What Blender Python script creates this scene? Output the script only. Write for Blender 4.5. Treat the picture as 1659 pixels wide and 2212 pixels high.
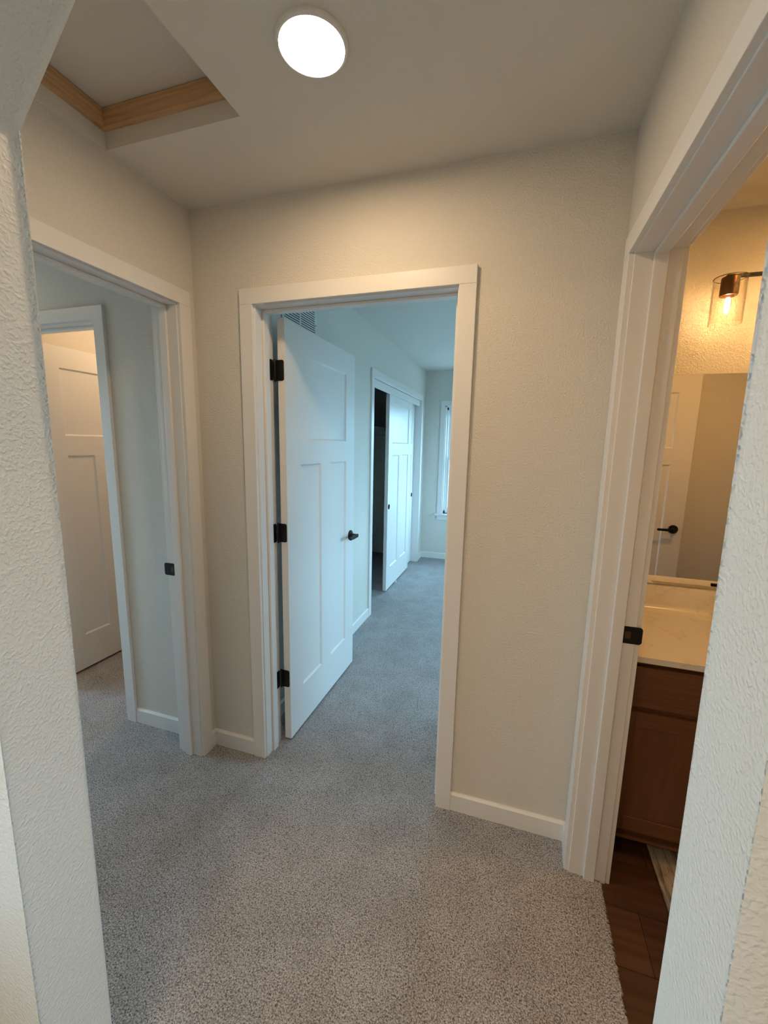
import bpy, bmesh, math, random
from mathutils import Vector, Matrix

random.seed(7)
S = bpy.context.scene
for o in list(bpy.data.objects):
    bpy.data.objects.remove(o)
COL = S.collection

# ------------------------------------------------------------------ camera
CAM = (1.0183, -1.5494, 1.5097)
YAW, PITCH, ROLL, FPX = 0.3046, -0.1609, 0.0202, 891.96
cy, sy, cp, sp = math.cos(YAW), math.sin(YAW), math.cos(PITCH), math.sin(PITCH)
fwd = Vector((-sy * cp, cy * cp, sp)); rgt = Vector((cy, sy, 0)); upv = rgt.cross(fwd)
r2 = rgt * math.cos(ROLL) + upv * math.sin(ROLL)
u2 = upv * math.cos(ROLL) - rgt * math.sin(ROLL)
cam_d = bpy.data.cameras.new('camera'); cam = bpy.data.objects.new('camera', cam_d); COL.objects.link(cam)
m = Matrix((r2, u2, -fwd)).transposed().to_4x4(); m.translation = Vector(CAM); cam.matrix_world = m
cam_d.sensor_fit = 'HORIZONTAL'; cam_d.sensor_width = 36.0; cam_d.lens = FPX / 1659.0 * 36.0
cam_d.clip_start = 0.02; cam_d.clip_end = 300
S.camera = cam

# ------------------------------------------------------------------ sky and exposure
SKY_COL, SKY_STR = (0.42, 0.75, 1.0), 21.0
HALL_LAMP = ((1.0, 0.71, 0.42), 122.0)
LOFT_FILL = ((1.0, 0.70, 0.40), 56.0)  # added fill behind the viewer, warms the near walls
LEFT_FILL = ((1.0, 0.70, 0.40), 42.0)  # added fill, warms the left room
BATH_LAMP = ((1.0, 0.58, 0.24), 170.0)
BATH_FILL = ((1.0, 0.52, 0.15), 150.0)  # added fill, lifts the bathroom beyond its vanity bulbs
CLOSET_LAMP = ((1.0, 0.66, 0.37), 85.0)
wd = bpy.data.worlds.new('sky'); S.world = wd; wd.use_nodes = True
bg = wd.node_tree.nodes['Background']; bg.inputs[0].default_value = (*SKY_COL, 1); bg.inputs[1].default_value = SKY_STR
vs = S.view_settings
vs.view_transform = 'Standard'; vs.look = 'None'; vs.gamma = 1.0; vs.use_curve_mapping = False; vs.exposure = 0.0
S.cycles.max_bounces = 10; S.cycles.diffuse_bounces = 4; S.cycles.glossy_bounces = 4
S.cycles.use_adaptive_sampling = True; S.cycles.adaptive_threshold = .05; S.cycles.adaptive_min_samples = 24
S.cycles.use_light_tree = False
S.cycles.transparent_max_bounces = 16
S.cycles.sample_clamp_indirect = 6.0
S.cycles.caustics_reflective = False; S.cycles.caustics_refractive = False

def portal(name, loc, rot, sx, sz):
    l = bpy.data.lights.new(name, 'AREA'); l.shape = 'RECTANGLE'; l.size = sx; l.size_y = sz; l.cycles.is_portal = True
    o = bpy.data.objects.new(name, l); o.location = loc; o.rotation_euler = rot; COL.objects.link(o)
# windows of the rooms: (opening limits)
WIN_BED = (0.116, 0.82, 0.62, 2.02)      # bedroom far wall, x0 x1 z0 z1
WIN_BED_R = (0.8, 2.5, 0.62, 2.02)       # bedroom right wall, y0 y1
WIN_LOFT = (-1.74, -1.38, 0.62, 2.02)    # unseen window for daylight, loft's left wall, y0 y1
WIN_LOFT_R = (-2.3, -1.60, 0.62, 2.02)    # added window for daylight, loft's right wall, y0 y1
BATH_X = 2.66
WIN_LEFT = (-0.85, -0.25, 0.62, 2.02)      # unseen window for daylight, left room's end wall, y0 y1
BY, BX, LY, LX = 3.88, 3.40, -3.80, -2.90
portal('daylight_bedroom', ((WIN_BED[0] + WIN_BED[1]) / 2, BY + .10, 1.32), (-math.pi / 2, 0, 0), .70, 1.4)
portal('daylight_bedroom_side', (BX + .10, (WIN_BED_R[0] + WIN_BED_R[1]) / 2, 1.32), (0, math.pi / 2, 0), 1.4, 1.7)
portal('daylight_loft', (-.341 - .10, (WIN_LOFT[0] + WIN_LOFT[1]) / 2, 1.32), (0, -math.pi / 2, 0), 1.4, .36)
portal('daylight_loft_side', (BX + .10, (WIN_LOFT_R[0] + WIN_LOFT_R[1]) / 2, 1.32), (0, math.pi / 2, 0), 1.4, .70)
portal('daylight_left_room', (LX - .10, (WIN_LEFT[0] + WIN_LEFT[1]) / 2, 1.32), (0, -math.pi / 2, 0), 1.4, .60)

# ------------------------------------------------------------------ materials
def mat(name, col, rough=.5, metal=0., spec=.5):
    mt = bpy.data.materials.new(name); mt.use_nodes = True
    b = mt.node_tree.nodes['Principled BSDF']
    b.inputs['Base Color'].default_value = (*col, 1); b.inputs['Roughness'].default_value = rough
    b.inputs['Metallic'].default_value = metal; b.inputs['Specular IOR Level'].default_value = spec
    return mt, mt.node_tree, b
def N(nt, typ, **kw):
    n = nt.nodes.new(typ)
    for k, v in kw.items():
        if k in n.inputs: n.inputs[k].default_value = v
        else: setattr(n, k, v)
    return n
def coords(nt, scale=(1, 1, 1), out='Object'):
    tc = N(nt, 'ShaderNodeTexCoord'); mp = N(nt, 'ShaderNodeMapping'); mp.inputs['Scale'].default_value = scale
    nt.links.new(tc.outputs[out], mp.inputs[0]); return mp.outputs[0]
def noise(nt, vec, scale, detail=2., rough=.5):
    n = N(nt, 'ShaderNodeTexNoise', Scale=scale, Detail=detail, Roughness=rough); nt.links.new(vec, n.inputs['Vector']); return n.outputs['Fac']
def ramp(nt, fac, stops):
    r = N(nt, 'ShaderNodeValToRGB'); e = r.color_ramp.elements
    while len(e) < len(stops): e.new(.5)
    for i, (p, c) in enumerate(stops): e[i].position = p; e[i].color = (*c, 1)
    nt.links.new(fac, r.inputs[0]); return r.outputs[0]
def bump(nt, b, fac, strength, dist):
    n = N(nt, 'ShaderNodeBump', Strength=strength, Distance=dist); nt.links.new(fac, n.inputs['Height']); nt.links.new(n.outputs[0], b.inputs['Normal'])
def paint(name, col, scale=165., strength=.6, dist=.0016, rough=.7):
    mt, nt, b = mat(name, col, rough, 0, .3)
    v = coords(nt); f = noise(nt, v, scale, 1., .5)
    r = N(nt, 'ShaderNodeMapRange'); r.inputs['From Min'].default_value = .42; r.inputs['From Max'].default_value = .72
    nt.links.new(f, r.inputs[0]); bump(nt, b, r.outputs[0], strength, dist)
    return mt
M = {}
M['wall'] = paint('wall_paint', (.715, .69, .635))
M['ceiling'] = paint('ceiling_paint', (.73, .705, .655), 150., .25, .0010, .8)
mt, nt, b = mat('trim_paint', (.79, .78, .765), .38)
M['trim'] = mt
mt, nt, b = mat('door_paint', (.79, .785, .77), .40)
M['door'] = mt
# carpet
mt, nt, b = mat('carpet', (.3, .27, .25), 1., 0, .1)
v = coords(nt)
vo = N(nt, 'ShaderNodeTexVoronoi', Scale=250.); nt.links.new(v, vo.inputs['Vector'])
tuft = noise(nt, v, 235., 2., .65)
sb = N(nt, 'ShaderNodeMath', operation='MULTIPLY_ADD'); sb.inputs[1].default_value = -.32; nt.links.new(vo.outputs['Distance'], sb.inputs[0]); nt.links.new(tuft, sb.inputs[2])
cr = ramp(nt, sb.outputs[0], [(.12, (.090, .086, .088)), (.29, (.298, .290, .292)), (.42, (.470, .460, .465)), (.58, (.665, .652, .655))])
big = noise(nt, v, 5.5, 3., .55)
mx = N(nt, 'ShaderNodeMix', data_type='RGBA', blend_type='MULTIPLY'); mx.inputs['Factor'].default_value = 1.
nt.links.new(cr, mx.inputs['A'])
nt.links.new(ramp(nt, big, [(.35, (.84, .83, .82)), (.65, (1., 1., 1.))]), mx.inputs['B'])
nt.links.new(mx.outputs['Result'], b.inputs['Base Color'])
b.inputs['Sheen Weight'].default_value = .15; b.inputs['Sheen Roughness'].default_value = .5
ad = N(nt, 'ShaderNodeMath', operation='ADD'); nt.links.new(vo.outputs['Distance'], ad.inputs[0]); nt.links.new(tuft, ad.inputs[1])
bump(nt, b, ad.outputs[0], .5, .003); M['carpet'] = mt
# metals
mt, nt, b = mat('black_metal', (.0045, .0045, .005), .45, 0., .35); M['black'] = mt
mt, nt, b = mat('matt_black', (.004, .004, .0045), .85, 0., .05); M['matt_black'] = mt
mt, nt, b = mat('bronze_metal', (.13, .065, .032), .32, .8); M['bronze'] = mt
mt, nt, b = mat('chrome', (.75, .74, .72), .12, 1.); M['chrome'] = mt
mt, nt, b = mat('mirror_silver', (.90, .89, .87), .004, 1.); M['mirror'] = mt
mt, nt, b = mat('white_plastic', (.80, .80, .79), .35); M['plastic'] = mt
mt, nt, b = mat('vent_enamel', (.72, .74, .73), .4); M['vent'] = mt
mt, nt, b = mat('duct_metal', (.035, .035, .038), .7, .2); M['duct'] = mt  # near-black, so the vent gaps look shaded
# pine of the attic hatch
def wood(name, c0, c1, scale, stretch, rough=.55, fine=.15):
    mt, nt, b = mat(name, c0, rough, 0, .4)
    v = coords(nt, stretch); f = noise(nt, v, scale, 5., .62)
    w = N(nt, 'ShaderNodeTexWave', wave_type='RINGS', Scale=scale * .35, Distortion=9.); w.inputs['Detail'].default_value = 3.; nt.links.new(v, w.inputs['Vector'])
    mxx = N(nt, 'ShaderNodeMix', data_type='FLOAT'); mxx.inputs['Factor'].default_value = .16
    nt.links.new(f, mxx.inputs['A']); nt.links.new(w.outputs['Fac'], mxx.inputs['B'])
    c = ramp(nt, mxx.outputs['Result'], [(.3, c0), (.7, c1)]); nt.links.new(c, b.inputs['Base Color'])
    bump(nt, b, f, fine, .0006); return mt, nt, b
M['pine_x'] = wood('pine_wood', (.50, .30, .14), (.68, .45, .25), 9., (.7, 6, 6))[0]
M['pine_y'] = wood('pine_wood_turned', (.46, .28, .13), (.66, .43, .23), 9., (6, .7, 6))[0]
M['cabinet'] = wood('stained_maple', (.145, .060, .028), (.185, .078, .037), 8., (7, 7, .7), .38, .05)[0]
M['cabinet_x'] = wood('stained_maple_turned', (.145, .060, .028), (.185, .078, .037), 8., (.7, 7, 7), .38, .05)[0]
mt, nt, b = wood('vinyl_plank', (.055, .021, .010), (.095, .040, .019), 2.6, (.9, 9, 9), .45, .05)
oi = N(nt, 'ShaderNodeObjectInfo'); mr = N(nt, 'ShaderNodeMapRange'); mr.inputs['To Min'].default_value = .75; mr.inputs['To Max'].default_value = 1.2
nt.links.new(oi.outputs['Random'], mr.inputs[0]); hs = N(nt, 'ShaderNodeHueSaturation'); nt.links.new(mr.outputs[0], hs.inputs['Value'])
src = b.inputs['Base Color'].links[0].from_socket; nt.links.new(src, hs.inputs['Color']); nt.links.new(hs.outputs[0], b.inputs['Base Color']); M['plank'] = mt
# cultured marble
mt, nt, b = mat('cultured_marble', (.76, .71, .64), .16)
v = coords(nt); nz = noise(nt, v, 3.2, 5., .6)
n2 = N(nt, 'ShaderNodeMath', operation='SUBTRACT'); n2.inputs[1].default_value = .5; nt.links.new(nz, n2.inputs[0])
n3 = N(nt, 'ShaderNodeMath', operation='ABSOLUTE'); nt.links.new(n2.outputs[0], n3.inputs[0])
nt.links.new(ramp(nt, n3.outputs[0], [(0., (.68, .62, .55)), (.006, (.755, .71, .645)), (.03, (.78, .735, .67))]), b.inputs['Base Color']); M['marble'] = mt
# bath mat
mt, nt, b = mat('mat_fabric', (.4, .35, .3), .95, 0, .1)
v = coords(nt, (30, 2.6, 4)); f = noise(nt, v, 1.6, 5., .7)
nt.links.new(ramp(nt, f, [(.32, (.07, .055, .048)), (.44, (.24, .20, .17)), (.54, (.42, .37, .31)), (.64, (.16, .13, .115))]), b.inputs['Base Color'])
bump(nt, b, noise(nt, coords(nt), 420.), .4, .002); M['rug'] = mt
def thin_glass(name, tint, rough=.0, seed=False, refl=1.):
    mt = bpy.data.materials.new(name); mt.use_nodes = True; nt = mt.node_tree; nt.nodes.clear()
    out = N(nt, 'ShaderNodeOutputMaterial'); tr = N(nt, 'ShaderNodeBsdfTransparent'); tr.inputs[0].default_value = (*tint, 1)
    gl = N(nt, 'ShaderNodeBsdfGlossy'); gl.inputs['Roughness'].default_value = rough; lw = N(nt, 'ShaderNodeLayerWeight'); lw.inputs['Blend'].default_value = .5
    pw_ = N(nt, 'ShaderNodeMath', operation='POWER'); pw_.inputs[1].default_value = 4.5; nt.links.new(lw.outputs['Facing'], pw_.inputs[0])
    ml = N(nt, 'ShaderNodeMath', operation='MULTIPLY_ADD'); ml.inputs[1].default_value = refl * .85; ml.inputs[2].default_value = .035; nt.links.new(pw_.outputs[0], ml.inputs[0])
    mx = N(nt, 'ShaderNodeMixShader'); nt.links.new(ml.outputs[0], mx.inputs[0]); nt.links.new(tr.outputs[0], mx.inputs[1]); nt.links.new(gl.outputs[0], mx.inputs[2])
    if seed:
        vo = N(nt, 'ShaderNodeTexVoronoi', Scale=230.); nt.links.new(coords(nt), vo.inputs['Vector'])
        bp = N(nt, 'ShaderNodeBump', Strength=.6, Distance=.002); nt.links.new(vo.outputs['Distance'], bp.inputs['Height'])
        nt.links.new(bp.outputs[0], gl.inputs['Normal']); nt.links.new(bp.outputs[0], lw.inputs['Normal'])
    nt.links.new(mx.outputs[0], out.inputs[0]); return mt
M['pane'] = thin_glass('window_glass', (.97, .98, .98))
M['shade'] = thin_glass('seeded_glass', (.97, .95, .92), .02, True, 1.)
M['bulb_glass'] = thin_glass('bulb_glass', (.98, .97, .95), .02)
def emit(name, col, st):
    mt = bpy.data.materials.new(name); mt.use_nodes = True; nt = mt.node_tree; nt.nodes.clear()
    out = N(nt, 'ShaderNodeOutputMaterial'); e = N(nt, 'ShaderNodeEmission', Strength=st); e.inputs[0].default_value = (*col, 1); nt.links.new(e.outputs[0], out.inputs[0]); return mt
M['lamp_hall'] = emit('hall_lamp_lens', *HALL_LAMP)
M['lamp_bath'] = emit('bulb_filament', *BATH_LAMP)
M['fill_bath'] = emit('bathroom_fill_lens', *BATH_FILL)
M['fill_loft'] = emit('loft_fill_lens', *LOFT_FILL)
M['fill_left'] = emit('left_room_fill_lens', *LEFT_FILL)
M['lamp_closet'] = emit('closet_lamp_lens', *CLOSET_LAMP)
M['lawn'] = paint('lawn', (.24, .23, .21), 3., .2, .02, .9)
M['hill'] = paint('far_hill', (.10, .17, .24), .3, .2, .02, .9)
M['siding'] = paint('siding_paint', (.70, .72, .72), 3., .1, .01, .7)
M['roof'] = paint('roof_shingle', (.17, .17, .19), 12., .4, .01, .9)

# ------------------------------------------------------------------ mesh helpers
def bx(bm, lo, hi, bev=0., seg=2):
    lo, hi = [min(a, c) for a, c in zip(lo, hi)], [max(a, c) for a, c in zip(lo, hi)]
    vs_ = [bm.verts.new((x, y, z)) for x in (lo[0], hi[0]) for y in (lo[1], hi[1]) for z in (lo[2], hi[2])]
    fs = [bm.faces.new([vs_[i] for i in q]) for q in ((0, 1, 3, 2), (4, 6, 7, 5), (0, 4, 5, 1), (2, 3, 7, 6), (0, 2, 6, 4), (1, 5, 7, 3))]
    if bev:
        es = {e for f in fs for e in f.edges}
        bmesh.ops.bevel(bm, geom=list(es), offset=bev, segments=seg, profile=.5, affect='EDGES', clamp_overlap=True)
def lathe(bm, prof, n=32, mtx=None, cap0=False, cap1=False):
    rings = []
    for r, z in prof:
        rings.append([bm.verts.new((r * math.cos(2 * math.pi * i / n), r * math.sin(2 * math.pi * i / n), z)) for i in range(n)])
    for a, c in zip(rings, rings[1:]):
        for i in range(n):
            j = (i + 1) % n; bm.faces.new((a[i], a[j], c[j], c[i]))
    if cap0: bm.faces.new(list(reversed(rings[0])))
    if cap1: bm.faces.new(rings[-1])
    if mtx: bmesh.ops.transform(bm, matrix=mtx, verts=[v for r in rings for v in r])
def disc(bm, r, z, n): bm.faces.new([bm.verts.new((r * math.cos(-2 * math.pi * i / n), r * math.sin(-2 * math.pi * i / n), z)) for i in range(n)])
def rr(w, h, r, k=4):
    pts = []
    for cx, cyy, a0 in ((w / 2 - r, h / 2 - r, 0), (-w / 2 + r, h / 2 - r, 90), (-w / 2 + r, -h / 2 + r, 180), (w / 2 - r, -h / 2 + r, 270)):
        for i in range(k + 1):
            a = math.radians(a0 + 90 * i / k); pts.append((cx + r * math.cos(a), cyy + r * math.sin(a)))
    return pts
def plate(bm, pts, t, mtx, inner=None):
    """flat plate of outline pts (x,y), thickness t in z; inner = outline of a hole with as many points"""
    def loop(p, z): return [bm.verts.new(mtx @ Vector((x, y, z))) for x, y in p]
    n = len(pts)
    a0, a1 = loop(pts, 0), loop(pts, t)
    for i in range(n): j = (i + 1) % n; bm.faces.new((a0[i], a0[j], a1[j], a1[i]))
    if inner is None:
        bm.faces.new(list(reversed(a0))); bm.faces.new(a1)
    else:
        b0, b1 = loop(inner, 0), loop(inner, t)
        for i in range(n):
            j = (i + 1) % n
            bm.faces.new((a1[i], a1[j], b1[j], b1[i])); bm.faces.new((b0[i], b0[j], a0[j], a0[i])); bm.faces.new((b1[i], b1[j], b0[j], b0[i]))
def prism(bm, poly, lo, hi, f):
    """polygon poly (a,b) swept from lo to hi; f(a,b,c)->xyz"""
    a = [bm.verts.new(f(p[0], p[1], lo)) for p in poly]; c = [bm.verts.new(f(p[0], p[1], hi)) for p in poly]
    n = len(poly)
    fa, fc = bm.faces.new(a), bm.faces.new(list(reversed(c)))
    for i in range(n): j = (i + 1) % n; bm.faces.new((a[j], a[i], c[i], c[j]))
    return fa, fc
def obj(name, bm, m, parent=None, smooth=False):
    bmesh.ops.recalc_face_normals(bm, faces=bm.faces)
    me = bpy.data.meshes.new(name); bm.to_mesh(me); bm.free()
    if m: me.materials.append(M[m] if isinstance(m, str) else m)
    if smooth:
        for p in me.polygons: p.use_smooth = True
        if smooth != 'all': me.set_sharp_from_angle(angle=math.radians(38))
    o = bpy.data.objects.new(name, me); COL.objects.link(o)
    if parent: o.parent = parent
    return o
def box(name, lo, hi, m, parent=None, bev=0., seg=2):
    bm = bmesh.new(); bx(bm, lo, hi, bev, seg); return obj(name, bm, m, parent)
def boxes(name, lst, m, parent=None, bev=0.):
    bm = bmesh.new()
    for lo, hi in lst: bx(bm, lo, hi, bev)
    return obj(name, bm, m, parent)
def empty(name, loc=(0, 0, 0), rz=0.):
    o = bpy.data.objects.new(name, None); o.empty_display_size = .05; o.location = loc; o.rotation_euler = (0, 0, rz); COL.objects.link(o); return o
def tag(o, label, cat=None, group=None, kind=None):
    o['label'] = label
    if cat: o['category'] = cat
    if group: o['group'] = group
    if kind: o['kind'] = kind
    return o
def struct(o, label, cat): return tag(o, label, cat, kind='structure')
def share(src, name, parent, loc=(0, 0, 0), rot=(0, 0, 0)):
    o = bpy.data.objects.new(name, src.data); o.location = loc; o.rotation_euler = rot; COL.objects.link(o); o.parent = parent; return o

# ------------------------------------------------------------------ measures
XL, XR, H = -.341, 1.300, 2.45
TW = .117                      # wall thickness with drywall
XB = -.151                     # bedroom's left wall
CT, CW, RV = .016, .060, .005  # casing thickness, width, reveal
ZJ = 2.057                     # underside of door head jambs
J0, J1 = -.038, .786           # bedroom door jamb faces
L0, L1 = -.928, -.104          # left door jamb faces (y)
R0, R1 = -.956, -.132          # bathroom door jamb faces (y)
K0, K1 = -1.655, -.912         # left room's inner door jamb faces (x)
C0, C1 = 1.798, 3.610          # wardrobe opening in bedroom wall (y)
FY0, FY1 = -1.150, -1.020      # wall with the clipped opening
VY = .56                       # vanity wall
T = H + .22

# ------------------------------------------------------------------ structure: walls
def wall_with_holes(name, f, u0, u1, v0, v1, holes, label):
    """holes: list of (u0,u1,z0,z1); f(u,v,z)->xyz"""
    bm = bmesh.new(); cur = u0
    for a, c, z0, z1 in sorted(holes):
        bx(bm, f(cur, v0, -.03), f(a, v1, H + .05))
        bx(bm, f(a, v0, z1), f(c, v1, H + .05))
        if z0 > 0: bx(bm, f(a, v0, -.03), f(c, v1, z0))
        cur = c
    bx(bm, f(cur, v0, -.03), f(u1, v1, H + .05))
    return struct(obj(name, bm, 'wall'), label, 'wall')
fy = lambda u, v, z: (u, v, z)
fx = lambda u, v, z: (v, u, z)
JT = .018
wall_with_holes('wall_back', fy, LX, XR + TW, 0, TW, [(K0 - JT, K1 + JT, 0, ZJ + JT), (J0 - JT, J1 + JT, 0, ZJ + JT)], 'cream back wall of the hall around the bedroom doorway')
wall_with_holes('wall_left', fx, LY, 0, XL - TW, XL, [(L0 - JT, L1 + JT, 0, ZJ + JT), WIN_LOFT], 'cream hall wall on the left with an open doorway')
wall_with_holes('wall_right', fx, FY0, VY + TW, XR, XR + TW, [(R0 - JT, R1 + JT, 0, ZJ + JT)], 'hall wall on the right around the bathroom doorway')
wall_with_holes('wall_bedroom_left', fx, TW, BY, XB - TW, XB, [(C0 - JT, C1 + JT, 0, 2.075)], 'long bedroom wall holding the sliding wardrobe doors')
wall_with_holes('wall_bedroom_far', fy, XB - TW - .9, BX, BY, BY + TW, [(WIN_BED[0], WIN_BED[1], WIN_BED[2], WIN_BED[3])], 'far bedroom wall with the tall window')
wall_with_holes('wall_bedroom_right', fx, VY + TW, BY, BX, BX + TW, [WIN_BED_R], 'outer side wall of the bedroom with a wide window')
struct(box('wall_bathroom', (XR + TW, VY, -.03), (BX + TW, VY + TW, H + .05), 'wall'), 'warmly lit bathroom wall behind mirror and vanity', 'wall')
struct(box('wall_bathroom_side', (BATH_X, FY0, -.03), (BATH_X + TW, VY, H + .05), 'wall'), 'bathroom end wall opposite the doorway', 'wall')
struct(box('wall_bathroom_near', (XR + TW, FY0, -.03), (BX, FY1, H + .05), 'wall'), 'bathroom wall seen only in the mirror behind the door', 'wall')
struct(box('wall_loft', (XL - TW, LY - TW, -.03), (BX + TW, LY, H + .05), 'wall'), 'plain loft wall behind the viewer', 'wall')
wall_with_holes('wall_loft_side', fx, LY, FY0, BX, BX + TW, [WIN_LOFT_R], 'side wall of the loft with an added window')
wall_with_holes('wall_left_room', fx, FY0, TW, LX - TW, LX, [WIN_LEFT], 'outer wall of the left room with a window')
struct(box('wall_left_room_near', (LX, FY0, -.03), (XL - TW, FY1, H + .05), 'wall'), 'near wall of the left room', 'wall')
# lit closet beyond the left room
struct(box('wall_closet_back', (-1.74, 1.62, -.03), (XB - TW, 1.62 + .06, H + .05), 'wall'), 'back wall of the warmly lit walk-in beyond the left room', 'wall')
struct(box('wall_closet_side', (-1.74 - TW, TW, -.03), (-1.74, 1.70, H + .05), 'wall'), 'side wall of the warmly lit walk-in beyond the left room', 'wall')
# wardrobe box
struct(boxes('wall_wardrobe', [((-.98, 1.68, -.03), (-.90, BY, H + .05)), ((-.90, 1.68, -.03), (XB - TW, 1.74, H + .05))], 'wall'), 'dark inside walls of the bedroom wardrobe', 'wall')
# near wall with clipped opening, rounded drywall corners
OX0, OX1, OZ, OL = .2285, 1.2425, 1.993, .25
bm = bmesh.new()
poly = [(XL, -.03), (OX0, -.03), (OX0, OZ), (OX0 + OL, OZ + OL), (OX1 - OL, OZ + OL), (OX1, OZ), (OX1, -.03), (XR, -.03), (XR, H + .05), (XL, H + .05)]
prism(bm, poly, FY0, FY1, lambda a, c, y: (a, y, c))
def onrim(v):
    x, z = v.co.x, v.co.z
    return any(abs(x - p[0]) < 1e-5 and abs(z - p[1]) < 1e-5 for p in poly[1:7])
rim = [e for e in bm.edges if onrim(e.verts[0]) and onrim(e.verts[1]) and abs(e.verts[0].co.y - e.verts[1].co.y) < 1e-6]
bmesh.ops.bevel(bm, geom=rim, offset=.008, segments=4, profile=.5, affect='EDGES')
wf = obj('wall_front', bm, 'wall', smooth=True)
for p in wf.data.polygons: p.use_smooth = p.area < .03
struct(wf, 'near drywall opening with a clipped corner framing the view', 'wall')
struct(box('wall_loft_front', (XR + TW, FY0 - .06, -.03), (BX, FY0, H + .05), 'wall'), 'loft wall to the right of the opening', 'wall')

# ------------------------------------------------------------------ ceiling with the hatch hole
HX0, HX1, HY0, HY1 = XL + .004, .182, -.945, -.370
struct(boxes('ceiling', [((LX, LY, H), (HX0, BY, T)), ((HX1, LY, H), (BX, BY, T)), ((HX0, LY, H), (HX1, HY0, T)), ((HX0, HY1, H), (HX1, BY, T))], 'ceiling'),
       'flat cream ceiling of the hall and rooms', 'ceiling')
struct(box('roof_deck', (LX - .2, LY - .2, T), (BX + .2, BY + .2, T + .05), 'ceiling'), 'attic deck above the ceiling', 'ceiling')

# ------------------------------------------------------------------ floors
bm = bmesh.new()
bx(bm, (LX - .1, LY - .1, -.12), (1.40, BY + .1, 0)); bx(bm, (1.40, LY - .1, -.12), (BX + .1, FY0 + .06, 0)); bx(bm, (1.40, VY + .06, -.12), (BX + .1, BY + .1, 0))
struct(obj('floor', bm, 'carpet'), 'grey-brown speckled carpet of hall and bedroom', 'carpet')
# ragged cut edge of the carpet in the bathroom doorway
fl = bpy.data.objects['floor']
bm = bmesh.new(); y = R0 + .002; prev = None
while y < R1 - .002:
    e = 1.4015 + random.uniform(.000, .0075); h = random.uniform(-.0035, .0012)
    cur = [bm.verts.new((1.394, y, 0.0002)), bm.verts.new((e - .003, y, h + .001)), bm.verts.new((e, y, -.006)), bm.verts.new((1.40, y, -.012))]
    if prev:
        for a, c, d, f in zip(prev, prev[1:], cur[1:], cur): bm.faces.new((a, c, d, f))
    prev = cur; y += random.uniform(.0025, .0045)
obj('carpet_edge', bm, 'carpet', fl, smooth=True)
# bathroom: planks on a subfloor
bf = struct(box('floor_bathroom', (1.36, FY0 + .05, -.12), (BATH_X + .02, VY + .03, -.0135), 'duct'), 'dark brown wood-look plank floor of the bathroom', 'floor')
pw, pl = .178, 1.22
row = 0; yy = FY1 + .02 - .09
while yy < VY:
    x = 1.36 - (row * .47 % 1.0) * pl
    while x < BATH_X:
        a, c = max(x, 1.36), min(x + pl, BATH_X); d0, d1 = max(yy, FY1), min(yy + pw, VY)
        if c - a > .02 and d1 - d0 > .01:
            p = box('plank', (a + .0006, d0 + .0006, -.013), (c - .0006, d1 - .0006, -.007), 'plank', bf, .0008, 1)
        x += pl
    yy += pw; row += 1

# ------------------------------------------------------------------ door trims (casing, jamb, stop)
def door_trim(name, f, u0, u1, label, near=True, far=True, stop=(.046, .081), strike=None, skip_near_side=None):
    """f(u,v,z): v=0 front wall face, v=TW far face; u0,u1 jamb faces"""
    t = struct(empty(name), label, 'door frame')
    z0 = -.012
    for s, uj in ((-1, u0), (1, u1)):
        box('jamb_side', f(uj, -.001, z0), f(uj + s * JT, TW + .001, ZJ + JT), 'trim', t, .0012)
        box('stop_side', f(uj, stop[0], z0), f(uj - s * .011, stop[1], ZJ - .0005), 'trim', t, .002)
    box('jamb_head', f(u0, -.001, ZJ), f(u1, TW + .001, ZJ + JT), 'trim', t, .0012)
    box('stop_head', f(u0 + .011, stop[0], ZJ - .011), f(u1 - .011, stop[1], ZJ), 'trim', t, .002)
    for ok, va, vb in ((near, 0, -CT), (far, TW, TW + CT)):
        if not ok: continue
        for s, uj in ((-1, u0), (1, u1)):
            e = uj + s * RV
            box('casing_side', f(e, va, z0), f(e + s * CW, vb, ZJ + RV), 'trim', t, .0015)
        box('casing_head', f(u0 - RV - CW, va, ZJ + RV), f(u1 + RV + CW, vb, ZJ + RV + CW), 'trim', t, .0015)
    return t
def strike_plate(t, f, u, s, v0, z):
    """rounded black plate with a latch hole on jamb face u, facing s along u, starting at depth v0"""
    bm = bmesh.new()
    w_ = .058
    def mtx(px, py, pz): return Vector(f(u + s * pz, v0 + w_ / 2 + px, z + py))
    class Mx:
        def __matmul__(self, v): return mtx(v.x, v.y, v.z)
    hole = [(x - .012, y_) for x, y_ in rr(.017, .024, .002)]
    plate(bm, rr(w_, .057, .009), .0016, Mx(), hole)
    sp_ = obj('strike_plate', bm, 'black', t, smooth=True)
    cx_ = v0 + w_ / 2 - .012
    box('latch_hole_shade', f(u + s * .0001, cx_ - .009, z - .0125), f(u + s * .0006, cx_ + .009, z + .0125), 'bronze', sp_)  # flat dark sheet stands in for the shade inside the latch hole
    return sp_
tc_ = door_trim('trim_1', fy, J0, J1, 'white frame of the bedroom doorway in the back wall')
tl = door_trim('trim_2', lambda u, v, z: (XL - v, u, z), L0, L1, 'white frame of the doorway on the left')
tr = door_trim('trim_3', lambda u, v, z: (XR + v, u, z), R0, R1, 'white frame of the bathroom doorway on the right')
tk = door_trim('trim_4', fy, K0, K1, 'white door frame seen through the left doorway, warm light beyond')
strike_plate(tl, lambda u, v, z: (XL - v, u, z), L1, -1, .088, .929)
strike_plate(tr, lambda u, v, z: (XR + v, u, z), R1, -1, .078, .928)

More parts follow.
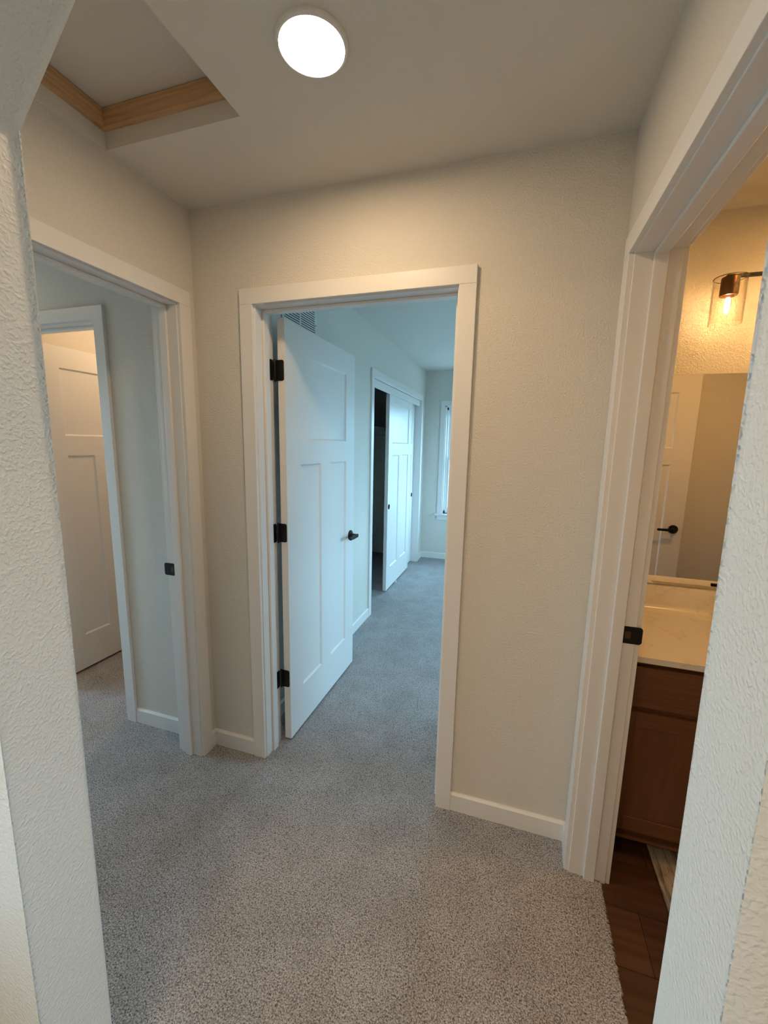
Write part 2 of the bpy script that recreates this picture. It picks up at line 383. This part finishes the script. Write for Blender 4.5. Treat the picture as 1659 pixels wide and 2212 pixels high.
# ------------------------------------------------------------------ baseboards
def baseboard(name, lst, label):
    bm = bmesh.new()
    for p, q, n in lst:     # p,q: floor line ends on the wall face; n: outward normal
        t_ = .013; hgt = .080
        prof = [(0, -.01), (t_, -.01), (t_, hgt - .008), (t_ - .007, hgt), (0, hgt)]
        d = Vector(n)
        prism(bm, prof, 0, 1, lambda a, c, k, p=p, q=q, d=d: tuple(Vector((*p, 0)).lerp(Vector((*q, 0)), k) + Vector((d.x * a, d.y * a, c))))
    return struct(obj(name, bm, 'trim'), label, 'baseboard')
cb = CW + RV
baseboard('baseboard_back_left', [((XL + .001, 0), (J0 - cb, 0), (0, -1, 0)), ((XL, -.012), (XL, L1 + cb), (1, 0, 0))], 'short white baseboard left of the bedroom doorway')
baseboard('baseboard_back_right', [((J1 + cb, 0), (XR - .001, 0), (0, -1, 0)), ((XR, -.012), (XR, R1 + cb), (-1, 0, 0))], 'white baseboard right of the bedroom doorway')
baseboard('baseboard_left_room', [((K1 + cb, 0), (XL - TW, 0), (0, -1, 0)), ((XL - TW, -.012), (XL - TW, L1 + cb), (-1, 0, 0))], 'white baseboard seen through the left doorway')
baseboard('baseboard_bedroom', [((XB, TW), (XB, C0 - cb), (1, 0, 0)), ((XB, C1 + cb), (XB, BY), (1, 0, 0))], 'white baseboard along the bedroom wall before the wardrobe')
baseboard('baseboard_bedroom_far', [((XB, BY), (BX, BY), (0, -1, 0)), ], 'white baseboard under the bedroom window')
baseboard('baseboard_wardrobe', [((-.90, 1.74), (-.90, BY), (1, 0, 0))], 'shaded baseboard at the back of the wardrobe')
baseboard('baseboard_bathroom', [((XR + TW, FY1), (BATH_X, FY1), (0, 1, 0))], 'bathroom baseboard behind the open door')

# ------------------------------------------------------------------ doors
def slab_mesh(w, h, panels, T_=.035, rec=.010, run=.010):
    """door leaf x 0..w, y -T_..0, z 0..h with recessed openings for panels (x0,x1,z0,z1)"""
    bm = bmesh.new()
    xs = sorted({0, w, *[p[0] for p in panels], *[p[1] for p in panels]}); zs = sorted({0, h, *[p[2] for p in panels], *[p[3] for p in panels]})
    V = {}
    def vert(x, y, z):
        k = (round(x, 5), round(y, 5), round(z, 5))
        if k not in V: V[k] = bm.verts.new((x, y, z))
        return V[k]
    for y0, sgn in ((0, -1), (-T_, 1)):
        for xa, xb in zip(xs, xs[1:]):
            for za, zb in zip(zs, zs[1:]):
                mx_, mz = (xa + xb) / 2, (za + zb) / 2
                if any(p[0] < mx_ < p[1] and p[2] < mz < p[3] for p in panels): continue
                bm.faces.new([vert(xa, y0, za), vert(xb, y0, za), vert(xb, y0, zb), vert(xa, y0, zb)])
        for (a, c, d, e) in panels:
            o = [(a, d), (c, d), (c, e), (a, e)]; i = [(a + run, d + run), (c - run, d + run), (c - run, e - run), (a + run, e - run)]
            # outline split at grid lines to stay welded: simple quads suffice
            for k in range(4):
                l = (k + 1) % 4
                bm.faces.new([vert(o[k][0], y0, o[k][1]), vert(o[l][0], y0, o[l][1]), vert(i[l][0], y0 + sgn * rec, i[l][1]), vert(i[k][0], y0 + sgn * rec, i[k][1])])
    for (xa, za), (xb, zb) in (((0, 0), (w, 0)), ((w, 0), (w, h)), ((w, h), (0, h)), ((0, h), (0, 0))):
        bm.faces.new([vert(xa, 0, za), vert(xb, 0, zb), vert(xb, -T_, zb), vert(xa, -T_, za)])
    return bm
def panel_layout(w, h=2.032, st=.130, tr_=.122, mr=.120, br=.225, lock=1.512, mull=.120):
    zt = h - tr_; c = w / 2
    return [(st, w - st, lock, zt), (st, c - mull / 2, br, lock - mr), (c + mull / 2, w - st, br, lock - mr)]
def make_door(name, w, loc, rz, label, hinges=True, lever=True, st=.130, mull=.120, latch=True, h=2.032):
    d = struct(empty(name, loc, rz), label, 'door')
    pn = panel_layout(w, h, st=st, mull=mull)
    obj('slab', slab_mesh(w, h, pn), 'door', d)
    for (a, c, z0, z1) in pn:
        box('panel', (a + .004, -.035 + .009, z0 + .004), (c - .004, -.009, z1 - .004), 'door', d)
    if lever:
        for s, y0 in ((1, 0), (-1, -.035)):
            mt_ = Matrix.Translation((w - .060, y0, .913)) @ Matrix.Rotation(-s * math.pi / 2, 4, 'X')
            bm = bmesh.new(); lathe(bm, [(.0, .0), (.0325, .0), (.0325, .006), (.029, .0095), (.014, .0105), (.012, .013), (.0105, .045), (.0, .046)], 32, mt_)
            hd = obj('handle', bm, 'black', d, smooth=True)
            bm = bmesh.new()
            # flat lever pointing back to the hinges, slightly tapered
            prof = [(.010, -.011), (.010, .011), (-.060, .0095), (-.112, .0085), (-.116, .006), (-.116, -.006), (-.112, -.0085), (-.060, -.0095)]
            prism(bm, prof, y0 + s * .044, y0 + s * .056, lambda a, c, k: (w - .060 + a, k, .913 + c))
            bmesh.ops.bevel(bm, geom=list(bm.edges), offset=.002, segments=2, affect='EDGES')
            obj('lever', bm, 'black', hd, smooth=True)
    if latch:
        box('latch_plate', (w - .0004, -.030, .885), (w + .0012, -.005, .941), 'black', d, .0005, 1)
    return d
def hinge(d, z, gap=.021):
    """butt hinge of an open leaf: one leaf on the slab's hinge edge, one on the jamb beside it, knuckle between"""
    bm = bmesh.new()
    hh = .089
    o = rr(.062, hh, .010)
    # leaf on the slab edge, facing -x
    plate(bm, rr(.049, hh, .009), .0022, Matrix.Translation((-.0008, -.0062, z)) @ Matrix(((0, 0, -1, 0), (1, 0, 0, 0), (0, 1, 0, 0), (0, 0, 0, 1))))
    hg = obj('hinge', bm, 'black', d, smooth=True)
    bm = bmesh.new(); lathe(bm, [(.0, -hh / 2 - .005), (.004, -hh / 2 - .004), (.0058, -hh / 2), (.0058, hh / 2), (.004, hh / 2 + .004), (0, hh / 2 + .005)], 16, Matrix.Translation((-.0065, .012, z)))
    obj('knuckle', bm, 'black', hg, smooth=True)
    bm = bmesh.new()
    plate(bm, rr(.034, hh, .009), .0022, Matrix.Translation((-.026, gap - .0022, z)) @ Matrix(((1, 0, 0, 0), (0, 0, 1, 0), (0, 1, 0, 0), (0, 0, 0, 1))))
    obj('jamb_leaf', bm, 'black', hg, smooth=True)
d1 = make_door('door_1', .819, (-.017, .1295, .015), 1.5638, 'white three-panel bedroom door standing open in the back wall')
for z in (1.812, 1.075, .330): hinge(d1, z)
make_door('door_2', .811, (1.424, -.899, .015), 0., 'white bathroom door seen in the mirror with black lever')
make_door('door_3', .711, (-1.634, .165, .015), math.pi / 2, 'white door beyond the left room in warm light', mull=.1, lever=False, latch=False)
# sliding wardrobe doors
def bypass(name, x, y0, label):
    d = struct(empty(name, (x - .035, y0, .015), math.pi / 2), label, 'door')
    pn = panel_layout(.905, 2.03)
    obj('slab', slab_mesh(.905, 2.03, pn), 'door', d)
    for (a, c, z0, z1) in pn: box('panel', (a + .004, -.026, z0 + .004), (c - .004, -.009, z1 - .004), 'door', d)
    return d
def finger_pull(d, x, z):
    bm = bmesh.new(); lathe(bm, [(.0, .0004), (.020, .0004), (.0235, .0022), (.027, .0022), (.027, -.001)], 28, Matrix.Translation((x, -.035, z)) @ Matrix.Rotation(math.pi / 2, 4, 'X'))
    obj('finger_pull', bm, 'matt_black', d, smooth=True)
b1 = bypass('door_4', -.178, 2.370, 'front sliding wardrobe door of the bedroom, half open'); finger_pull(b1, .045, .877)
b2 = bypass('door_5', -.222, 2.702, 'rear sliding wardrobe door mostly hidden behind the front one'); finger_pull(b2, .838, .877)

# wardrobe frame
tw = struct(empty('trim_5'), 'white frame around the sliding wardrobe doors in the bedroom', 'door frame')
fw = lambda u, v, z: (XB - v, u, z)
for s, uj in ((-1, C0), (1, C1)):
    box('jamb_side', fw(uj, -.001, -.01), fw(uj + s * JT, TW, 2.062 + .012), 'trim', tw, .001)
    box('casing_side', fw(uj + s * RV, 0, -.01), fw(uj + s * cb, -CT, 2.067), 'trim', tw, .0015)
box('jamb_head', fw(C0, -.001, 2.062), fw(C1, TW, 2.075), 'trim', tw, .001)
box('casing_head', fw(C0 - cb, 0, 2.067), fw(C1 + cb, -CT, 2.067 + CW), 'trim', tw, .0015)
box('fascia', fw(C0, .012, 1.990), fw(C1 - .004, .022, 2.058), 'trim', tw, .0015)
box('track', fw(C0, .026, 2.046), fw(C1, .100, 2.062), 'chrome', tw)
g = tag(empty('door_guide', (-.167, 2.712, 0)), 'small white floor guide under the sliding wardrobe door', 'door guide')
box('base', (-.055, -.016, 0), (.004, .016, .004), 'plastic', g, .001); box('upright', (-.005, -.012, .004), (.003, .012, .022), 'plastic', g, .001)

# ------------------------------------------------------------------ windows
def window(name, f, lim, label, full=True):
    """f(u,v,z): v=0 room face, v grows outwards"""
    u0, u1, z0, z1 = lim
    t = struct(empty(name), label, 'window')
    for s, uj in ((-1, u0), (1, u1)):
        box('casing_side', f(uj, 0, z0), f(uj + s * CW, -CT, z1), 'trim', t, .0015)
        box('liner_side', f(uj, -.001, z0), f(uj - s * .014, TW - .03, z1), 'trim', t)
        box('frame_side', f(uj - s * .014, .045, z0), f(uj - s * .036, TW, z1), 'plastic', t, .002)
    box('casing_head', f(u0 - CW, 0, z1), f(u1 + CW, -CT, z1 + CW), 'trim', t, .0015)
    box('liner_head', f(u0, -.001, z1), f(u1, TW - .03, z1 - .014), 'trim', t)
    box('frame_head', f(u0 + .014, .045, z1 - .014), f(u1 - .014, TW, z1 - .05), 'plastic', t, .002)
    box('frame_sill', f(u0 + .014, .045, z0), f(u1 - .014, TW, z0 + .04), 'plastic', t, .002)
    box('stool', f(u0 - CW - .025, TW - .07, z0 - .022), f(u1 + CW + .025, -.045, z0), 'trim', t, .003)
    box('apron', f(u0 - CW, 0, z0 - .022 - CW), f(u1 + CW, -CT, z0 - .022), 'trim', t, .0015)
    zm = 1.35
    for nm, va, vb, a, c in (('upper_sash', .085, .105, zm - .02, z1 - .045), ('lower_sash', .058, .080, z0 + .036, zm + .02)):
        bm = bmesh.new(); e0, e1 = u0 + .034, u1 - .034
        bx(bm, f(e0, va, a), f(e0 + .030, vb, c), .002); bx(bm, f(e1 - .030, va, a), f(e1, vb, c), .002)
        bx(bm, f(e0 + .030, va, a), f(e1 - .030, vb, a + .040), .002); bx(bm, f(e0 + .030, va, c - .040), f(e1 - .030, vb, c), .002)
        s_ = obj(nm, bm, 'plastic', t)
        vm = (va + vb) / 2
        box('pane', f(e0 + .024, vm - .002, a + .036), f(e1 - .024, vm + .002, c - .036), 'pane', s_)
    return t
window('window_1', lambda u, v, z: (u, BY + v, z), WIN_BED, 'white sash window in the far bedroom wall')
window('window_2', lambda u, v, z: (BX + v, u, z), WIN_BED_R, 'wide window in the bedroom side wall')
window('window_3', lambda u, v, z: (XL - v, u, z), WIN_LOFT, 'unseen loft window for daylight, left of the viewer')
window('window_5', lambda u, v, z: (BX + v, u, z), WIN_LOFT_R, 'unseen loft window added for daylight, right of the viewer')
window('window_4', lambda u, v, z: (LX - v, u, z), WIN_LEFT, 'unseen window of the left room, for its daylight')

# ------------------------------------------------------------------ outside
struct(box('ground', (-120, -120, -3.3), (120, 120, -3.2), 'lawn'), 'lawn outside the bedroom window', 'ground')
bm = bmesh.new()
ridge = [(-150 + 10 * i, 3.5 + 2.2 * math.sin(i * .9) + 1.2 * math.sin(i * 2.3)) for i in range(31)]
prism(bm, [(-150, -4)] + ridge + [(150, -4)], 112, 118, lambda a, c, k: (a, k, c))
struct(obj('hill', bm, 'hill'), 'hazy blue ridge on the horizon outside the window', 'hill')
hs_ = tag(empty('house', (-4, 26, -3.2)), 'pale neighbouring house outside the bedroom window', 'house')
box('wall', (-6, -4, 0), (6, 4, 3.1), 'siding', hs_)
bm = bmesh.new(); prism(bm, [(-4.5, 3.0), (0, 4.6), (4.5, 3.0), (0, 4.35)], -6.4, 6.4, lambda a, c, k: (k, a, c)); obj('roof', bm, 'roof', hs_)

# ------------------------------------------------------------------ hall ceiling lamp
lt = tag(empty('ceiling_light', (.489, -.512, H)), 'round glowing flat lamp on the hall ceiling', 'light')
bm = bmesh.new(); lathe(bm, [(.086, 0), (.086, -.006), (.083, -.010), (.078, -.011), (.0765, -.008)], 56); obj('trim_ring', bm, 'plastic', lt, smooth=True)
disc(bm := bmesh.new(), .0775, -.0095, 40); obj('lens', bm, 'lamp_hall', lt)
def fill_lamp(name, loc, r, m, label):  # round ceiling lamps added out of view as fill light
    l = tag(empty(name, loc), label, 'light')
    bm = bmesh.new(); lathe(bm, [(r + .0085, 0), (r + .0085, -.006), (r + .0055, -.010), (r + .0005, -.011), (r - .001, -.008)], 40); obj('trim_ring', bm, 'plastic', l, smooth=True)
    disc(bm := bmesh.new(), r, -.0095, 24); obj('lens', bm, m, l)
fill_lamp('loft_fill_light', (.42, -2.35, H), .16, 'fill_loft', 'added fill lamp on the loft ceiling nearer the opening')
fill_lamp('loft_fill_light', (1.05, -3.10, H), .16, 'fill_loft', 'added fill lamp on the loft ceiling farther from the opening')
fill_lamp('left_room_fill_light', (-1.75, -.50, H), .0775, 'fill_left', 'added fill lamp on the left room ceiling')
# dome lamp of the walk-in beyond the left room
lc = tag(empty('closet_light', (-1.10, .78, H)), 'warm dome lamp of the walk-in beyond the left room', 'light')
bm = bmesh.new(); lathe(bm, [(.09, 0), (.09, -.012), (.084, -.016)], 40); obj('base', bm, 'plastic', lc, smooth=True)
bm = bmesh.new(); lathe(bm, [(.084, -.014), (.080, -.055), (.050, -.095), (.018, -.104)], 12, cap1=True); obj('dome', bm, 'lamp_closet', lc, smooth='all')

# ------------------------------------------------------------------ attic hatch
ah = tag(empty('attic_hatch', (0, 0, 0)), 'attic hatch with raw pine frame in the hall ceiling', 'hatch')
WZ0, WZ1, WT = 2.502, 2.556, .019
box('panel', (HX0 + .004, HY0 + .004, 2.5585), (HX1 - .004, HY1 - .004, 2.575), 'ceiling', ah)
box('frame_board', (HX0 + .0, HY1 - WT, WZ0), (HX1, HY1, WZ1), 'pine_x', ah, .0015)
box('frame_board', (HX0, HY0, WZ0), (HX1, HY0 + WT, WZ1), 'pine_x', ah, .0015)
box('frame_board', (HX0, HY0 + WT, WZ0), (HX0 + WT, HY1 - WT, WZ1), 'pine_y', ah, .0015)
box('frame_board', (HX1 - WT, HY0 + WT, WZ0), (HX1, HY1 - WT, WZ1), 'pine_y', ah, .0015)

# ------------------------------------------------------------------ bedroom details
vg = tag(empty('air_vent', (XB, .575, 2.235)), 'white louvred air vent high on the bedroom wall above the door', 'vent')
VW, VH = .380, .230
bm = bmesh.new()
for lo, hi in (((0, -VW / 2, -VH / 2), (.006, VW / 2, -VH / 2 + .022)), ((0, -VW / 2, VH / 2 - .022), (.006, VW / 2, VH / 2)), ((0, -VW / 2, -VH / 2 + .022), (.006, -VW / 2 + .022, VH / 2 - .022)), ((0, VW / 2 - .022, -VH / 2 + .022), (.006, VW / 2, VH / 2 - .022))): bx(bm, lo, hi, .0012)
obj('vent_frame', bm, 'vent', vg)
box('divider', (.0005, -.006, -VH / 2 + .022), (.0055, .006, VH / 2 - .022), 'vent', vg, .001)
box('gap_shade', (.0002, -VW / 2 + .02, -VH / 2 + .02), (.0008, VW / 2 - .02, VH / 2 - .02), 'duct', vg)  # near-black sheet stands in for the shade behind the slats
first = None; n = 15
for side in (-1, 1):
    for i in range(n):
        z = -VH / 2 + .030 + i * (VH - .060) / (n - 1)
        if first is None:
            bm = bmesh.new(); bx(bm, (-.0008, -.081, -.0031), (.0008, .081, .0031)); bmesh.ops.rotate(bm, verts=bm.verts, matrix=Matrix.Rotation(math.radians(38), 3, 'Y'))
            first = obj('slat', bm, 'vent', vg); first.location = (.0042, side * .0875, z)
        else: share(first, 'slat', vg, (.0042, side * .0875, z))
bm = bmesh.new(); lathe(bm, [(0, .0075), (.003, .007), (.004, .006)], 12, Matrix.Rotation(math.pi / 2, 4, 'Y') @ Matrix.Translation((.05, VW / 2 - .011, 0))); obj('screw', bm, 'duct', vg)
ol = tag(empty('wall_outlet', (XB, 3.768, .40)), 'white power outlet low on the bedroom wall past the wardrobe', 'outlet')
box('cover_plate', (0, -.035, -.057), (.006, .035, .057), 'plastic', ol, .002)
for z in (-.02, .02): box('socket', (.0055, -.016, z - .014), (.0075, .016, z + .014), 'plastic', ol, .002)
sh = tag(empty('wardrobe_shelf', (-.72, 2.8, 1.70)), 'shaded shelf with hanging rail inside the bedroom wardrobe', 'shelf')
box('board', (-.18, -1.06, 0), (.18, 1.05, .019), 'trim', sh, .001); box('cleat', (-.18, -1.06, -.07), (-.165, 1.05, 0), 'trim', sh)
bm = bmesh.new(); lathe(bm, [(.0, -1.06), (.016, -1.06), (.016, 1.05), (0, 1.05)], 20, Matrix.Translation((.06, 0, -.06)) @ Matrix.Rotation(-math.pi / 2, 4, 'X')); obj('rail', bm, 'chrome', sh, smooth=True)

# ------------------------------------------------------------------ bathroom vanity
CF, CX0, CX1, CZ = .030, XR + TW + .004, 2.640, .800      # cabinet front y, ends, worktop top
vc = tag(empty('vanity_cabinet', ((CX0 + CX1) / 2, (CF + VY) / 2, 0)), 'brown stained wooden vanity cabinet under the marble top', 'cabinet')
ox, oy = (CX0 + CX1) / 2, (CF + VY) / 2
def vb(name, lo, hi, m, parent=vc, bev=.0015): return box(name, (lo[0] - ox, lo[1] - oy, lo[2]), (hi[0] - ox, hi[1] - oy, hi[2]), m, parent, bev)
for nm, lo, hi in (('side', (CX0, CF + .020, .055), (CX0 + .016, VY - .012, CZ - .022)), ('side', (CX1 - .016, CF + .020, .055), (CX1, VY - .012, CZ - .022)), ('back', (CX0, VY - .012, .055), (CX1, VY - .001, CZ - .022)), ('bottom', (CX0 + .016, CF + .020, .055), (CX1 - .016, VY - .012, .071)), ('front', (CX0 + .016, CF + .020, .071), (CX1 - .016, CF + .024, CZ - .022))): vb(nm, lo, hi, 'cabinet')
vb('toe_kick', (CX0, CF + .085, -.007), (CX1, CF + .10, .055), 'cabinet_x')
vb('face_rail', (CX0, CF + .014, .066), (CX1, CF + .022, .112), 'cabinet_x'); vb('foot_rail', (CX0, CF - .008, .052), (CX1, CF + .020, .066), 'cabinet_x', vc, .004); vb('face_rail', (CX0, CF + .002, .575), (CX1, CF + .020, .612), 'cabinet_x'); vb('face_rail', (CX0, CF + .002, .750), (CX1, CF + .020, CZ - .022), 'cabinet_x')
dx = [(CX0 + .012, CX0 + .395), (CX0 + .407, CX0 + .805), (CX0 + .817, CX1 - .012)]
for a, c in dx:
    vb('drawer_front', (a, CF - .018, .604), (c, CF + .002, .757), 'cabinet_x', vc, .003)
    fr = vb('cabinet_door', (a, CF - .012, .102), (c, CF + .002, .584), 'cabinet', vc, .001)
    for lo, hi, mm in (((a, .102), (a + .056, .584), 'cabinet'), ((c - .056, .102), (c, .584), 'cabinet'), ((a + .056, .102), (c - .056, .158), 'cabinet_x'), ((a + .056, .528), (c - .056, .584), 'cabinet_x')):
        vb('door_frame', (lo[0], CF - .019, lo[1]), (hi[0], CF - .0115, hi[1]), mm, fr, .0012)
# marble top with a rectangular basin, backsplash
vt = tag(empty('marble_vanity', (ox, oy, CZ)), 'glossy cream marble vanity top with rectangular basin', 'countertop')
bm = bmesh.new()
X0, X1, Y0, Y1 = CX0 - ox, CX1 - ox, CF - .030 - oy, VY - oy
bx0, bx1, by0, by1 = 1.774 - ox, 2.306 - ox, .115 - oy, .449 - oy
xs, ys = [X0, bx0, bx1, X1], [Y0, by0, by1, Y1]
g_ = [[bm.verts.new((x, y, 0)) for y in ys] for x in xs]
for i in range(3):
    for j in range(3):
        if (i, j) != (1, 1): bm.faces.new((g_[i][j], g_[i + 1][j], g_[i + 1][j + 1], g_[i][j + 1]))
o = [g_[1][1], g_[2][1], g_[2][2], g_[1][2]]
inn = [bm.verts.new(p) for p in ((bx0 + .05, by0 + .05, -.125), (bx1 - .05, by0 + .05, -.125), (bx1 - .05, by1 - .035, -.125), (bx0 + .05, by1 - .035, -.125))]
for k in range(4): l = (k + 1) % 4; bm.faces.new((o[k], o[l], inn[l], inn[k]))
bm.faces.new(inn)
rimv = [(X0, Y0), (X1, Y0), (X1, Y1), (X0, Y1)]
low = {}
def lowv(v):
    if v not in low: low[v] = bm.verts.new((v.co.x, v.co.y, -.021))
    return low[v]
per = [g_[i][0] for i in range(4)] + [g_[3][j] for j in range(1, 4)] + [g_[i][3] for i in (2, 1, 0)] + [g_[0][j] for j in (2, 1)]
for a, c in zip(per, per[1:] + per[:1]): bm.faces.new((a, c, lowv(c), lowv(a)))
be = [e for e in bm.edges if all(v in per for v in e.verts) or all(v in o for v in e.verts) or (any(v in o for v in e.verts) and any(v in inn for v in e.verts)) or all(v in inn for v in e.verts)]
be = [e for e in be if len(e.link_faces) == 2 and e.calc_face_angle() > .2]
bmesh.ops.bevel(bm, geom=be, offset=.007, segments=3, affect='EDGES')
obj('worktop', bm, 'marble', vt, smooth=True)
bm = bmesh.new()
# backsplash with a cove at its foot
prism(bm, [(Y1, .0002), (Y1 - .034, .0002), (Y1 - .030, .0008), (Y1 - .0255, .0045), (Y1 - .022, .011), (Y1 - .020, .020), (Y1 - .020, .102), (Y1 - .018, .105), (Y1, .105)], X0, X1, lambda a, c, k: (k, a, c))
bs = obj('backsplash', bm, 'marble', None, smooth=True); bs.location = (ox, oy, CZ)
tag(bs, 'cream marble backsplash strip standing on the vanity top under the mirror', 'backsplash')
bm = bmesh.new(); lathe(bm, [(0, .003), (.018, .003), (.022, 0), (.022, -.002)], 24, Matrix.Translation(((bx0 + bx1) / 2, (by0 + by1) / 2 + .02, -.1235))); obj('drain', bm, 'black', vt, smooth=True)
# faucet
fc = tag(empty('faucet', (2.040, .490, CZ)), 'black widespread faucet behind the basin, glimpsed in the mirror', 'faucet')
bm = bmesh.new(); lathe(bm, [(0, 0), (.026, 0), (.026, .006), (.014, .010), (.012, .014), (.012, .105), (.010, .112), (0, .113)], 24); obj('spout_post', bm, 'black', fc, smooth=True)
box('spout', (-.012, -.130, .092), (.012, .008, .108), 'black', fc, .004)
for s in (-1, 1):
    bm = bmesh.new(); lathe(bm, [(0, 0), (.024, 0), (.024, .006), (.014, .010), (.013, .014), (.013, .100), (.011, .104), (0, .105)], 24, Matrix.Translation((s * .088, 0, 0))); k = obj('handle', bm, 'black', fc, smooth=True)
    box('lever', (s * .080, -.007, .106), (s * .140, .007, .120), 'black', k, .003)
# mirror
mi = tag(empty('wall_mirror', (2.04, VY, .911)), 'frameless wall mirror above the vanity backsplash', 'mirror')
box('glass', (-.57, -.006, 0), (.58, -.0005, .917), 'mirror', mi, .0006, 1)
# mat
rg = tag(box('bath_mat', (1.601, -.44, -.0068), (2.42, .088, .004), 'rug', None, .004), 'streaky grey and beige mat on the bathroom floor before the vanity', 'mat')
# unseen bathroom ceiling lamp, added as fill light
lb = tag(empty('bathroom_fill_light', (2.20, -.05, H)), 'added warm fill lamp on the bathroom ceiling', 'light')
bm = bmesh.new(); lathe(bm, [(.086, 0), (.086, -.006), (.083, -.010), (.078, -.011), (.0765, -.008)], 40); obj('trim_ring', bm, 'plastic', lb, smooth=True)
disc(bm := bmesh.new(), .0775, -.0095, 24); obj('lens', bm, 'fill_bath', lb)
# vanity light
LYY, LZ = .430, 2.150
vl = tag(empty('vanity_light', (2.04, LYY, LZ)), 'black wall lamp bar with clear glass shade above mirror', 'light')
box('backplate', (-.06, VY - LYY - .018, -.055), (.06, VY - LYY - .0005, .055), 'black', vl, .003)
box('arm', (-.010, 0, -.010), (.010, VY - LYY - .016, .010), 'black', vl, .002)
box('bar', (-.315, -.011, .004), (.315, .011, .014), 'black', vl, .002)
for i in (-1, 0, 1):
    X = i * .300
    mtx = Matrix.Translation((X, 0, 0))
    bm = bmesh.new(); lathe(bm, [(0, .005), (.028, .005), (.029, .001), (.029, -.056), (.027, -.060), (.020, -.060), (.018, -.050), (0, -.050)], 32, mtx); obj('socket', bm, 'bronze', vl, smooth=True)
    bm = bmesh.new(); lathe(bm, [(.0505, .002), (.0515, .0035), (.0525, .002), (.0525, -.160), (.0515, -.162), (.0500, -.160), (.0505, .002)], 48, mtx); obj('glass_shade', bm, 'shade', vl, smooth=True)
    bm = bmesh.new(); lathe(bm, [(.0135, -.052), (.015, -.062), (.024, -.080), (.029, -.100), (.027, -.118), (.018, -.130), (.0005, -.134)], 28, mtx, cap1=True); bl = obj('bulb', bm, 'bulb_glass', vl, smooth='all')
    bm = bmesh.new(); lathe(bm, [(.005, -.066), (.009, -.074), (.009, -.106), (.005, -.113)], 8, mtx, True, True); obj('filament', bm, 'lamp_bath', bl, smooth='all')
    bm = bmesh.new(); lathe(bm, [(.0515, .0025), (.0535, .0025), (.0535, .0045), (.0515, .0045), (.0515, .0025)], 48, mtx); obj('rim', bm, 'bronze', vl, smooth=True)
